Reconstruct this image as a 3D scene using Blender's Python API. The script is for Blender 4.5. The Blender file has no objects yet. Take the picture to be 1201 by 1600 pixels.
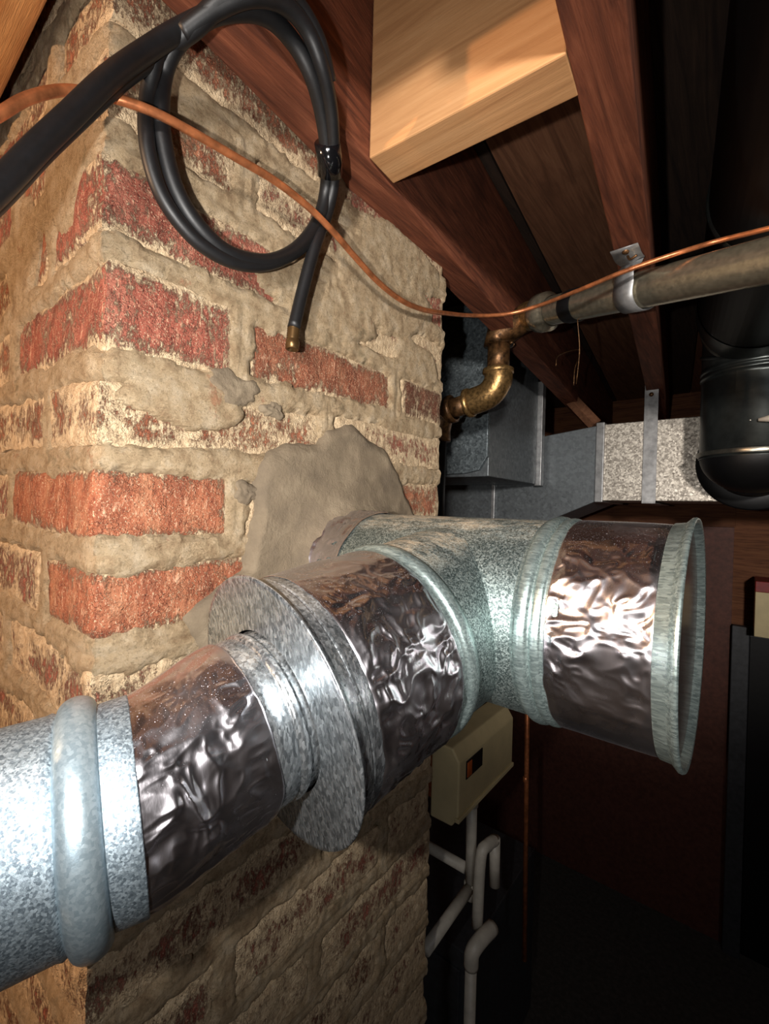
import bpy, math, random
import numpy as np
from mathutils import Matrix, Vector

# ------------------------------------------------------------------ camera
S = bpy.context.scene
col = S.collection
FPX = 709.6144
CAM = np.array([0.3376, -0.1184, -0.2402])
YAW, PIT, ROL = -0.6699, -0.0063, 0.0265
cy_, sy_ = math.cos(YAW), math.sin(YAW); cp_, sp_ = math.cos(PIT), math.sin(PIT)
cr_, sr_ = math.cos(ROL), math.sin(ROL)
FW = np.array([sy_*cp_, cy_*cp_, sp_]); RT0 = np.array([cy_, -sy_, 0.0]); UP0 = np.cross(RT0, FW)
RT = cr_*RT0 + sr_*UP0; UP = -sr_*RT0 + cr_*UP0
cam = bpy.data.cameras.new('camera'); camo = bpy.data.objects.new('camera', cam); col.objects.link(camo)
cam.sensor_fit = 'VERTICAL'; cam.sensor_height = 36.0; cam.sensor_width = 27.0
cam.lens = FPX*36.0/1600.0; cam.clip_start = 0.01; cam.clip_end = 30
camo.matrix_world = Matrix(((RT[0], UP[0], -FW[0], CAM[0]), (RT[1], UP[1], -FW[1], CAM[1]), (RT[2], UP[2], -FW[2], CAM[2]), (0, 0, 0, 1)))
S.camera = camo

# ------------------------------------------------------------------ world, lights, exposure
S.view_settings.view_transform = 'Standard'; S.view_settings.look = 'None'
S.view_settings.gamma = 1.0; S.view_settings.use_curve_mapping = False
S.view_settings.exposure = 0.32
W = bpy.data.worlds.new('world'); S.world = W; W.use_nodes = True
W.node_tree.nodes['Background'].inputs[0].default_value = (0.5, 0.55, 0.7, 1)
W.node_tree.nodes['Background'].inputs[1].default_value = 0.02

def lamp(name, kind, loc, energy, color, size, target=None, **kw):
    l = bpy.data.lights.new(name, kind); l.energy = energy; l.color = color
    if kind == 'AREA': l.size = size
    else: l.shadow_soft_size = size
    for k, v in kw.items(): setattr(l, k, v)
    o = bpy.data.objects.new(name, l); col.objects.link(o); o.location = loc
    if target is not None:
        o.rotation_euler = (Vector(target)-Vector(loc)).to_track_quat('-Z', 'Y').to_euler()
    return o
FLASH = CAM - 0.070*RT + 0.006*UP
lamp('phone_flash', 'SPOT', FLASH, 10.5, (1.0, 0.965, 0.92), 0.005, FLASH+FW+.12*UP+.05*RT, spot_size=math.radians(128), spot_blend=1.0)
lamp('work_lamp', 'POINT', (-0.24, -0.80, 0.0), 24.0, (1.0, 0.62, 0.36), 0.012)
lamp('back_fill', 'SPOT', (0.80, -1.0, -0.05), 90.0, (1.0, 0.93, 0.86), 0.05, (0.15, 1.3, 0.06), spot_size=math.radians(52), spot_blend=.8)  # added fill spot, no real fixture: brightens the ducts and background
lamp('cool_fill', 'POINT', (1.3, -1.2, .0), 11.0, (.88, .93, 1.0), .1)  # added cool fill light, no real bulb: lifts the lower chimney and room

# ------------------------------------------------------------------ helpers
def dirpx(px, py):
    return ((px-600.5)/FPX)*RT - ((py-800)/FPX)*UP + FW
def at(px, py, ax, val):                      # the point seen at a pixel on the plane axis=val
    d = dirpx(px, py); return CAM + d*((val-CAM[ax])/d[ax])
def atd(px, py, depth): return CAM + dirpx(px, py)*depth

def _h(ix, iy, iz, seed):
    n = (ix.astype(np.int64)*374761393 + iy.astype(np.int64)*668265263 + iz.astype(np.int64)*2147483647 + seed*144269) & 0xffffffff
    n = ((n ^ (n >> 13))*1274126177) & 0xffffffff
    n = ((n ^ (n >> 16))*2246822519) & 0xffffffff
    return ((n ^ (n >> 15)) & 0xffffff)/float(0xffffff)
def vnoise(P, seed=0):                        # value noise, P (n,3) -> -1..1
    P = np.asarray(P, float); i = np.floor(P).astype(np.int64); f = P-i; f = f*f*(3-2*f)
    o = np.zeros(len(P))
    for a in (0, 1):
        for b in (0, 1):
            for c in (0, 1):
                w = (f[:, 0] if a else 1-f[:, 0])*(f[:, 1] if b else 1-f[:, 1])*(f[:, 2] if c else 1-f[:, 2])
                o += w*_h(i[:, 0]+a, i[:, 1]+b, i[:, 2]+c, seed)
    return o*2-1
def fbm(P, scale, octv=4, seed=0, gain=.5):
    P = np.asarray(P, float)*scale; s = np.zeros(len(P)); a = 1.; t = 0
    for k in range(octv):
        s += a*vnoise(P, seed+k*17); t += a; a *= gain; P = P*2.03+7.7
    return s/t

def mesh_obj(name, V, F, mat, parent=None, smooth=True, attrs=None):
    me = bpy.data.meshes.new(name)
    V = np.asarray(V, float)
    if parent is not None: V = V - np.array(parent['_o'])
    me.from_pydata(V.tolist(), [], [tuple(int(i) for i in f) for f in F])
    me.update()
    if smooth: me.polygons.foreach_set('use_smooth', [True]*len(me.polygons))
    if attrs:
        for k, v in attrs.items():
            a = me.attributes.new(k, 'FLOAT', 'POINT'); a.data.foreach_set('value', np.asarray(v, np.float32))
    for m in (mat if isinstance(mat, (list, tuple)) else [mat]): me.materials.append(m)
    o = bpy.data.objects.new(name, me); col.objects.link(o)
    if parent is not None: o.parent = parent
    o['_o'] = [float(x) for x in (parent['_o'] if parent is not None else (0, 0, 0))]
    return o
def tag(o, label=None, cat=None, group=None, kind=None):
    if label: o['label'] = label
    if cat: o['category'] = cat
    if group: o['group'] = group
    if kind: o['kind'] = kind
    return o
def thing(name, loc, label=None, cat=None, group=None, kind=None):
    o = bpy.data.objects.new(name, None); col.objects.link(o); o.empty_display_size = .02
    o.location = [float(x) for x in loc]; o['_o'] = [float(x) for x in loc]
    return tag(o, label, cat, group, kind)

class MB:                                     # collects shapes into one mesh
    def __init__(s): s.v = []; s.f = []; s.n = 0
    def add(s, V, F):
        V = np.asarray(V, float); s.v.append(V); s.f += [tuple(i+s.n for i in f) for f in F]; s.n += len(V); return s
    def build(s, name, mat, parent=None, smooth=False, bevel=0, autos=True):
        o = mesh_obj(name, np.concatenate(s.v), s.f, mat, parent, smooth)
        if bevel:
            m = o.modifiers.new('bevel', 'BEVEL'); m.width = bevel; m.segments = 2; m.limit_method = 'ANGLE'
        return o
    def box(s, a, b, rz=0, piv=None):
        x0, y0, z0 = a; x1, y1, z1 = b
        V = np.array([(x, y, z) for x in (x0, x1) for y in (y0, y1) for z in (z0, z1)], float)
        if rz:
            c = np.array(piv if piv is not None else [(x0+x1)/2, (y0+y1)/2]); r = np.array([[math.cos(rz), -math.sin(rz)], [math.sin(rz), math.cos(rz)]])
            V[:, :2] = (V[:, :2]-c) @ r.T + c
        return s.add(V, [(0, 1, 3, 2), (4, 6, 7, 5), (0, 4, 5, 1), (2, 3, 7, 6), (0, 2, 6, 4), (1, 5, 7, 3)])
    def prism(s, poly, ax, a, b):             # polygon (2D on the other two axes) extruded along ax
        n = len(poly); V = []
        for w in (a, b):
            for u, v in poly:
                p = [0, 0, 0]; o = [i for i in range(3) if i != ax]; p[o[0]] = u; p[o[1]] = v; p[ax] = w; V.append(p)
        F = [tuple(range(n))[::-1], tuple(range(n, 2*n))] + [(i, (i+1) % n, n+(i+1) % n, n+i) for i in range(n)]
        return s.add(V, F)
    def tube(s, pts, r, seg=16, cap=True):
        V, F = tube_vf(pts, r, seg, cap); return s.add(V, F)
    def lathe(s, prof, o, d, seg=64, fn=None):
        V, F = lathe_vf(prof, o, d, seg, fn); return s.add(V, F)

def frame(d):
    d = np.asarray(d, float); d = d/np.linalg.norm(d)
    u = np.cross(d, [0, 0, 1.]) if abs(d[2]) < .95 else np.cross(d, [1., 0, 0]); u /= np.linalg.norm(u); v = np.cross(u, d)
    return d, u, v
def lathe_vf(prof, o, d, seg=64, fn=None):    # profile of (t, r) about axis o + t d
    d, u, v = frame(d); o = np.asarray(o, float); th = np.linspace(0, 2*np.pi, seg, endpoint=False)
    T = np.array([p[0] for p in prof], float); Rr = np.array([p[1] for p in prof], float)
    tt, aa = np.meshgrid(T, th, indexing='ij'); rr = np.repeat(Rr[:, None], seg, 1)
    if fn is not None: tt, rr = fn(tt, aa, rr)
    V = o + tt[..., None]*d + rr[..., None]*(np.cos(aa)[..., None]*u + np.sin(aa)[..., None]*v)
    n = len(prof); F = []
    for i in range(n-1):
        for j in range(seg):
            k = (j+1) % seg; F.append((i*seg+j, (i+1)*seg+j, (i+1)*seg+k, i*seg+k))
    return V.reshape(-1, 3), F
def catmull(P, n=8):
    P = np.asarray(P, float); Q = np.vstack([2*P[0]-P[1], P, 2*P[-1]-P[-2]]); out = []
    for i in range(1, len(Q)-2):
        for t in np.linspace(0, 1, n, endpoint=False):
            a, b, c, d = Q[i-1:i+3]
            out.append(.5*((2*b)+(-a+c)*t+(2*a-5*b+4*c-d)*t*t+(-a+3*b-3*c+d)*t**3))
    out.append(P[-1]); return np.array(out)
def tube_vf(pts, r, seg=16, cap=True):
    P = np.asarray(pts, float); n = len(P); r = np.full(n, r) if np.isscalar(r) else np.asarray(r, float)
    T = np.gradient(P, axis=0); T /= np.linalg.norm(T, axis=1)[:, None]
    d, u, v = frame(T[0]); V = []; th = np.linspace(0, 2*np.pi, seg, endpoint=False)
    for i in range(n):
        u = u - T[i]*np.dot(u, T[i]); u /= np.linalg.norm(u); v = np.cross(T[i], u)
        V.append(P[i] + r[i]*(np.cos(th)[:, None]*u + np.sin(th)[:, None]*v))
    V = np.concatenate(V); F = [(i*seg+j, i*seg+(j+1) % seg, (i+1)*seg+(j+1) % seg, (i+1)*seg+j) for i in range(n-1) for j in range(seg)]
    if cap: F += [tuple(range(seg))[::-1], tuple(range((n-1)*seg, n*seg))]
    return V, F

# ------------------------------------------------------------------ materials
def lin(c):
    return tuple(((x/255.)/12.92 if x/255. <= .04045 else ((x/255.+.055)/1.055)**2.4) for x in c) + (1.,)
class Mt:
    def __init__(s, name, rough=.6, metal=0., spec=.5):
        s.m = bpy.data.materials.new(name); s.m.use_nodes = True; s.t = s.m.node_tree; s.n = s.t.nodes; s.l = s.t.links
        s.b = s.n['Principled BSDF']; s.b.inputs['Roughness'].default_value = rough; s.b.inputs['Metallic'].default_value = metal
        s.b.inputs['Specular IOR Level'].default_value = spec
        s.tc = s.n.new('ShaderNodeTexCoord'); s.co = s.tc.outputs['Object']; s.h = None
    def map(s, scale=(1, 1, 1), rot=(0, 0, 0)):
        m = s.n.new('ShaderNodeMapping'); m.inputs['Scale'].default_value = scale; m.inputs['Rotation'].default_value = rot
        s.l.new(s.co, m.inputs[0]); return m.outputs[0]
    def noise(s, scale, det=5, rough=.55, vec=None, dist=0):
        n = s.n.new('ShaderNodeTexNoise'); n.inputs['Scale'].default_value = scale; n.inputs['Detail'].default_value = det
        n.inputs['Roughness'].default_value = rough; n.inputs['Distortion'].default_value = dist
        s.l.new(vec if vec is not None else s.co, n.inputs['Vector']); return n.outputs['Fac']
    def voro(s, scale, vec=None, feat='F1', out='Distance'):
        n = s.n.new('ShaderNodeTexVoronoi'); n.inputs['Scale'].default_value = scale; n.feature = feat
        s.l.new(vec if vec is not None else s.co, n.inputs['Vector']); return n.outputs[out]
    def ramp(s, fac, stops, interp='LINEAR'):
        r = s.n.new('ShaderNodeValToRGB'); e = r.color_ramp.elements; r.color_ramp.interpolation = interp
        while len(e) < len(stops): e.new(.5)
        for i, (p, c) in enumerate(stops): e[i].position = p; e[i].color = c if len(c) == 4 else tuple(c)+(1,)
        s.l.new(fac, r.inputs[0]); return r.outputs[0]
    def mix(s, fac, a, b, mode='MIX'):
        m = s.n.new('ShaderNodeMix'); m.data_type = 'RGBA'; m.blend_type = mode
        for k, x in ((0, fac), (6, a), (7, b)):
            if isinstance(x, (int, float)): m.inputs[k].default_value = x
            elif isinstance(x, tuple): m.inputs[k].default_value = x
            else: s.l.new(x, m.inputs[k])
        return m.outputs[2]
    def math(s, op, a, b=None, clamp=False):
        m = s.n.new('ShaderNodeMath'); m.operation = op; m.use_clamp = clamp
        for k, x in enumerate((a, b)):
            if x is None: continue
            if isinstance(x, (int, float)): m.inputs[k].default_value = x
            else: s.l.new(x, m.inputs[k])
        return m.outputs[0]
    def step(s, x, a, b):
        m = s.n.new('ShaderNodeMapRange'); m.interpolation_type = 'SMOOTHSTEP'; m.inputs[1].default_value = a; m.inputs[2].default_value = b
        s.l.new(x, m.inputs[0]); return m.outputs[0]
    def attr(s, name):
        a = s.n.new('ShaderNodeAttribute'); a.attribute_name = name; return a.outputs['Fac']
    def rnd(s): return s.n.new('ShaderNodeObjectInfo').outputs['Random']
    def color(s, c): 
        if isinstance(c, tuple): s.b.inputs['Base Color'].default_value = c
        else: s.l.new(c, s.b.inputs['Base Color'])
        return s
    def rough(s, r): s.l.new(r, s.b.inputs['Roughness']); return s
    def bump(s, h, dist, strength=1.):
        b = s.n.new('ShaderNodeBump'); b.inputs['Distance'].default_value = dist; b.inputs['Strength'].default_value = strength
        s.l.new(h, b.inputs['Height'])
        if s.h is not None: s.l.new(s.h, b.inputs['Normal'])
        s.h = b.outputs[0]; s.l.new(s.h, s.b.inputs['Normal']); return s

def m_brick():
    m = Mt('brick_clay', .88, 0, .25)
    st = m.map((1, 1, .35))
    n1 = m.noise(45, 6, .65, st); n2 = m.noise(260, 5, .7, st); n3 = m.noise(1100, 3, .7); pit = m.voro(420)
    base = m.ramp(n1, [(.3, lin((110, 60, 48))), (.5, lin((150, 84, 68))), (.72, lin((176, 116, 96)))])
    base = m.mix(m.step(m.rnd(), .62, .7), base, m.ramp(n1, [(.3, lin((118, 68, 50))), (.5, lin((154, 92, 66))), (.72, lin((178, 126, 94)))]))
    base = m.mix(m.attr('dark'), base, lin((82, 50, 38)))
    base = m.mix(m.step(n2, .55, .72), base, lin((205, 160, 130)))
    base = m.mix(m.math('MULTIPLY', m.step(m.noise(700, 4, .7), .56, .66), .75), base, lin((214, 190, 156)))
    base = m.mix(m.math('MULTIPLY', m.step(n2, .44, .32), .7), base, lin((92, 40, 32)))
    mort = m.ramp(m.noise(150, 6, .7), [(.3, lin((160, 134, 104))), (.6, lin((208, 184, 150))), (.8, lin((230, 212, 184)))])
    x = m.math('ADD', m.math('ADD', m.attr('film'), m.math('MULTIPLY', m.math('SUBTRACT', m.noise(240, 7, .85, m.map((1, 1, .5))), .46), 2.4)),
               m.math('MULTIPLY', m.math('SUBTRACT', m.noise(38, 4, .6), .5), 1.2))
    k = m.step(x, .36, .62)
    m.color(m.mix(k, base, mort))
    hh = m.math('ADD', m.math('MULTIPLY', n2, .8), m.math('ADD', m.math('MULTIPLY', n3, .25), m.math('ADD', m.math('MULTIPLY', k, .55), m.math('MULTIPLY', m.step(pit, 0, .35), .35))))
    v2 = m.n.new('ShaderNodeVectorMath'); v2.operation = 'MULTIPLY_ADD'
    cn = m.n.new('ShaderNodeTexNoise'); cn.inputs['Scale'].default_value = 260; cn.inputs['Detail'].default_value = 4; m.l.new(m.co, cn.inputs['Vector'])
    m.l.new(cn.outputs['Color'], v2.inputs[0]); v2.inputs[1].default_value = (.008, .008, .008); m.l.new(m.co, v2.inputs[2])
    cr = m.math('MULTIPLY', m.step(m.voro(240, v2.outputs[0], 'DISTANCE_TO_EDGE'), 0, .16), m.step(m.noise(60, 3), .42, .6))
    m.bump(m.noise(90, 5, .7), .005, .8); m.bump(m.math('ADD', hh, m.math('MULTIPLY', cr, .4)), .0018, 1.0); return m.m
def m_mortar():
    m = Mt('lime_mortar', .92, 0, .2)
    n = m.noise(60, 8, .7); n2 = m.noise(400, 5, .75)
    c = m.ramp(n, [(.28, lin((158, 128, 96))), (.5, lin((208, 182, 146))), (.75, lin((230, 210, 180)))])
    c = m.mix(m.step(n2, .62, .75), c, lin((235, 225, 200)))
    c = m.mix(m.math('MULTIPLY', m.step(m.noise(22, 5, .7), .6, .7), .7), c, lin((140, 126, 98)))
    c = m.mix(m.math('MULTIPLY', m.step(m.noise(30, 6, .8, m.map((1, 1, .6))), .62, .68), .5), c, lin((176, 104, 74)))
    c = m.mix(m.math('MULTIPLY', m.step(m.noise(320, 5, .8), .5, .36), .45), c, lin((128, 104, 76)))
    m.color(c)
    nz = m.noise(55, 6, .7, None, .8)
    v2 = m.n.new('ShaderNodeVectorMath'); v2.operation = 'MULTIPLY_ADD'
    cn = m.n.new('ShaderNodeTexNoise'); cn.inputs['Scale'].default_value = 60; m.l.new(m.co, cn.inputs['Vector'])
    m.l.new(cn.outputs['Color'], v2.inputs[0]); v2.inputs[1].default_value = (.02, .02, .02); m.l.new(m.co, v2.inputs[2])
    ck = m.voro(45, v2.outputs[0], 'DISTANCE_TO_EDGE'); ckm = m.math('MULTIPLY', m.step(ck, .05, 0), m.step(m.noise(17, 3), .48, .6))
    m.bump(m.math('SUBTRACT', m.noise(150, 9, .85), m.math('MULTIPLY', ckm, .5)), .008, .9); m.bump(m.noise(650, 4, .8), .0022, 1.0); return m.m
def m_patch():
    m = Mt('fresh_grey_mortar', .85, 0, .3)
    n = m.noise(30, 6, .6)
    m.color(m.ramp(n, [(.3, lin((102, 90, 75))), (.55, lin((121, 107, 88))), (.75, lin((140, 126, 105)))]))
    w = m.noise(70, 5, .6, m.map((1, 1, 1), (.6, .2, 0)), 1.2)
    m.bump(m.math('MULTIPLY', w, m.step(m.noise(14, 3), .42, .6)), .0022, .6); m.bump(m.noise(420, 5, .75), .0012, .8); return m.m
def m_wood(name, cols, axis='y', rough=.75, sc=1., bumpd=.0015):
    m = Mt(name, rough, 0, .3)
    k = {'x': (.06, 1, 1), 'y': (1, .06, 1), 'z': (1, 1, .06)}[axis]
    v = m.map(tuple(a*sc for a in k)); g = m.noise(90, 6, .6, v, 1.5); g2 = m.noise(380, 4, .7, v); b = m.noise(9, 4, .6)
    c = m.ramp(g, [(.3, lin(cols[0])), (.52, lin(cols[1])), (.75, lin(cols[2]))])
    c = m.mix(m.math('MULTIPLY', m.step(b, .5, .75), .5), c, lin(cols[0]))
    c = m.mix(m.math('MULTIPLY', m.step(m.rnd(), 0, 1), .3), c, lin(cols[0]))
    m.color(c); m.bump(g2, bumpd, .6); return m.m
def m_galv(name, scale, dark, light, rough=(.28, .5), metal=.9, streak=None, b=.0003, dust=0.):
    m = Mt(name, .4, metal, .5)
    v = m.map(streak) if streak else m.co
    cell = m.voro(scale, v, 'F1', 'Color'); sep = m.n.new('ShaderNodeSeparateColor'); m.l.new(cell, sep.inputs[0])
    n = m.noise(scale*1.3, 5, .8, v)
    f = m.math('ADD', m.math('MULTIPLY', sep.outputs[0], .45), m.math('MULTIPLY', n, .75))
    c = m.ramp(f, [(.38, lin(dark)), (.6, lin(tuple((a+q)//2 for a, q in zip(dark, light)))), (.82, lin(light))])
    cl = m.noise(11, 4, .6)
    c = m.mix(m.math('MULTIPLY', m.step(cl, .5, .75), .35), c, lin(dark))
    if dust:
        geo = m.n.new('ShaderNodeNewGeometry'); sx = m.n.new('ShaderNodeSeparateXYZ'); m.l.new(geo.outputs['Normal'], sx.inputs[0])
        dk = m.math('MULTIPLY', m.step(sx.outputs[2], .72, .99), m.step(m.noise(60, 7, .85, m.map((.35, 1, 1))), .38, .62))
        dk = m.math('MULTIPLY', dk, dust); c = m.mix(dk, c, lin((196, 172, 140)))
        m.l.new(m.math('SUBTRACT', metal, m.math('MULTIPLY', dk, metal)), m.b.inputs['Metallic'])
        m.color(c); m.rough(m.math('ADD', m.math('ADD', rough[0], m.math('MULTIPLY', sep.outputs[1], rough[1]-rough[0])), m.math('MULTIPLY', dk, .4)))
    else:
        m.color(c); m.rough(m.math('ADD', rough[0], m.math('MULTIPLY', sep.outputs[1], rough[1]-rough[0])))
    m.bump(n, b, .7); return m.m
def m_foil():
    m = Mt('aluminium_foil_tape', .2, 1., .5)
    m.color(m.ramp(m.noise(14, 4), [(.3, lin((190, 186, 192))), (.7, lin((232, 228, 234)))]))
    dots = m.step(m.noise(1500, 2, .6), .66, .74)
    geo = m.n.new('ShaderNodeNewGeometry'); sx = m.n.new('ShaderNodeSeparateXYZ'); m.l.new(geo.outputs['Normal'], sx.inputs[0])
    dk = m.math('MULTIPLY', m.math('MULTIPLY', dots, m.step(sx.outputs[2], .55, .95)), .8)
    m.l.new(m.math('SUBTRACT', 1., dk), m.b.inputs['Metallic'])
    m.rough(m.math('ADD', m.math('ADD', .17, m.math('MULTIPLY', m.noise(30, 4), .2)), m.math('MULTIPLY', dk, .5)))
    m.bump(m.noise(24, 3, .5), .0015, .5); m.bump(m.noise(700, 2, .5, m.map((1, 1, .1))), .0001, .5); return m.m
def m_plain(name, c, rough=.5, metal=0., spec=.5, nscale=60, var=.25, bd=.0004):
    m = Mt(name, rough, metal, spec); n = m.noise(nscale, 5, .6)
    m.color(m.ramp(n, [(.3, lin(tuple(int(a*(1-var)) for a in c))), (.7, lin(c))])); m.bump(n, bd, .6); return m.m

BRICK = m_brick(); MORTAR = m_mortar(); PATCH = m_patch(); FOIL = m_foil()
GALV_TEE = m_galv('galvanised_fine', 1100, (66, 80, 80), (184, 198, 196), (.3, .5), .85, None, .0003, .65)
GALV_PIPE = m_galv('galvanised_grain', 1100, (108, 122, 132), (192, 208, 218), (.32, .46), .75, None, .0003)
GALV_CAP = m_galv('galvanised_streaked', 800, (118, 124, 128), (208, 214, 218), (.2, .34), .9, (1, 1, .35), .0001, .4)
GALV_BEAD = m_galv('galvanised_bead', 700, (148, 166, 176), (176, 192, 200), (.3, .38), .7, None, .0001)
GALV_SATIN = m_galv('galvanised_satin', 900, (126, 142, 142), (180, 198, 196), (.26, .36), .8, (.2, 1, 1), .0001)
GALV_DUCT = m_galv('galvanised_spangle', 230, (136, 128, 118), (236, 228, 214), (.35, .6), .45, None, .0003)
GALV_DARK = m_galv('galvanised_dull', 130, (98, 103, 106), (112, 118, 121), (.4, .6), .6, None, .0003)
GALV_SPECK = m_galv('galvanised_speckled', 200, (84, 92, 96), (128, 138, 142), (.35, .6), .6, None, .0003)
STRAPM = m_plain('strap_zinc', (172, 172, 172), .4, .6)
BLACKP = m_plain('black_cable_jacket', (20, 20, 22), .48, 0, .5, 200, .3, .0002)
BLACKT = m_plain('black_stove_pipe', (78, 82, 80), .3, .75, .5, 25, .3, .0004)
BLACKM = m_plain('matt_black_steel', (16, 16, 18), .5, .3)
RIM = m_plain('worn_rim', (150, 146, 134), .3, .9)
COPPER = m_plain('copper', (214, 132, 84), .34, .6, .5, 90, .35)
GASP = m_plain('bronze_painted_pipe', (196, 186, 162), .27, .85, .5, 160, .22)
FITT = m_plain('rusty_fitting', (128, 92, 58), .42, .7, .5, 120, .6, .001)
FITB = m_plain('brass_coloured_elbow', (186, 146, 92), .35, .8, .5, 160, .5, .001)
REDWOOD = m_wood('red_stained_timber', ((72, 38, 26), (122, 68, 46), (156, 94, 66)), 'y')
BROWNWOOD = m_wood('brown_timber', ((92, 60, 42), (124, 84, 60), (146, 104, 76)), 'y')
PALE = m_wood('pale_pine', ((162, 116, 76), (180, 134, 90), (192, 148, 104)), 'x', .7, .5, .0006)
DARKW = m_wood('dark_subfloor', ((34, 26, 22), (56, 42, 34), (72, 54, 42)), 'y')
PANEL = m_wood('brown_panelling', ((78, 46, 30), (120, 76, 50), (138, 94, 62)), 'x')
DOORM = m_plain('dark_brown_paint', (104, 62, 50), .6, 0, .4)
GREYP = m_plain('grey_painted_steel', (66, 68, 72), .5)
CREAM = m_plain('cream_plastic', (214, 196, 150), .5, 0, .4, 20, .08)
PVC = m_plain('white_pvc', (196, 188, 174), .45, 0, .4, 40, .15)
CONC = m_plain('grey_concrete', (92, 88, 82), .9, 0, .2)
WALLM = m_plain('dull_plaster', (96, 82, 70), .9, 0, .2)
ORANGE = m_plain('orange_plastic', (220, 110, 50), .4)
RED = m_plain('red_label', (150, 30, 26), .5)

# ------------------------------------------------------------------ room shell
FLZ = -1.95; X0, X1, Y0, Y1, ZC = -2.2, 2.4, -1.9, 2.2, .29
def struct(name, mb, mat, **k):
    o = mb.build(name, mat, **k); o['kind'] = 'structure'; return o
struct('floor', MB().box((X0, Y0, FLZ-.05), (X1, Y1, FLZ)), CONC)
struct('wall_left', MB().box((X0-.05, Y0, FLZ), (X0, Y1, ZC+.1)), WALLM)
struct('wall_right', MB().box((X1, Y0, FLZ), (X1+.05, Y1, ZC+.1)), WALLM)
struct('wall_front', MB().box((X0, Y0-.05, FLZ), (X1, Y0, ZC+.1)), WALLM)
struct('wall_back', MB().box((X0, Y1, FLZ), (X1, Y1+.05, ZC+.1)), PANEL)
# subfloor boards over the joists
ceil = thing('ceiling', (0, 0, ZC), kind='structure')
SK = -0.10                                    # the joists run a little askew to the chimney: dx/dy
def skew_box(x0, x1, y0, y1, z0, z1, mb=None):
    mb = mb or MB(); V = []
    for x in (x0, x1):
        for y in (y0, y1):
            for z in (z0, z1): V.append((x+SK*y, y, z))
    return mb.add(V, [(0, 1, 3, 2), (4, 6, 7, 5), (0, 4, 5, 1), (2, 3, 7, 6), (0, 2, 6, 4), (1, 5, 7, 3)])
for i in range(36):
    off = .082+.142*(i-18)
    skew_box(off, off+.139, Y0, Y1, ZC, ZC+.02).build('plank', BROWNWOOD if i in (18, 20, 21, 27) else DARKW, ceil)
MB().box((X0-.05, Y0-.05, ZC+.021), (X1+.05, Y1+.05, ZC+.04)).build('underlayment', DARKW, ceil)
struct('trim_1', MB().box((-.9, Y1-.03, -.275), (.31, Y1-.001, -.175)), PANEL)
struct('door_1', MB().box((-.9, Y1-.022, FLZ), (.307, Y1-.001, -.277)), DOORM)

# ------------------------------------------------------------------ chimney
CW, CL = .43, .43
P = .068
CORN = {-1: .004, 0: .004, 1: .001, 2: -.013, 3: -.006, 4: -.005, 5: -.005}
FAR = {1: 0, 2: .006, 3: .012, 4: .006}
def dz_line(k, s):                            # out-of-level courses; s<0 on the left face
    c = CORN.get(k, 0.); f = FAR.get(k, 0.)
    return c*np.clip(1-np.abs(s)/.22, 0, 1) + f*np.clip((s-.12)/.3, 0, 1)
def warpz(s, z):
    kk = -z/P; k0 = np.floor(kk).astype(int); t = kk-k0
    lo, hi = int(k0.min()), int(k0.max())+1
    tab = np.stack([dz_line(k, s) for k in range(lo, hi+1)], 0)
    idx = np.arange(len(s))
    return z + tab[k0-lo, idx]*(1-t) + tab[k0-lo+1, idx]*t
chim = thing('brick_chimney', (-.2, .2, FLZ), 'tall chimney of red brick smeared with cream mortar beside the metal flue tee', 'chimney')
rng = random.Random(5)
JT = .017
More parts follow.
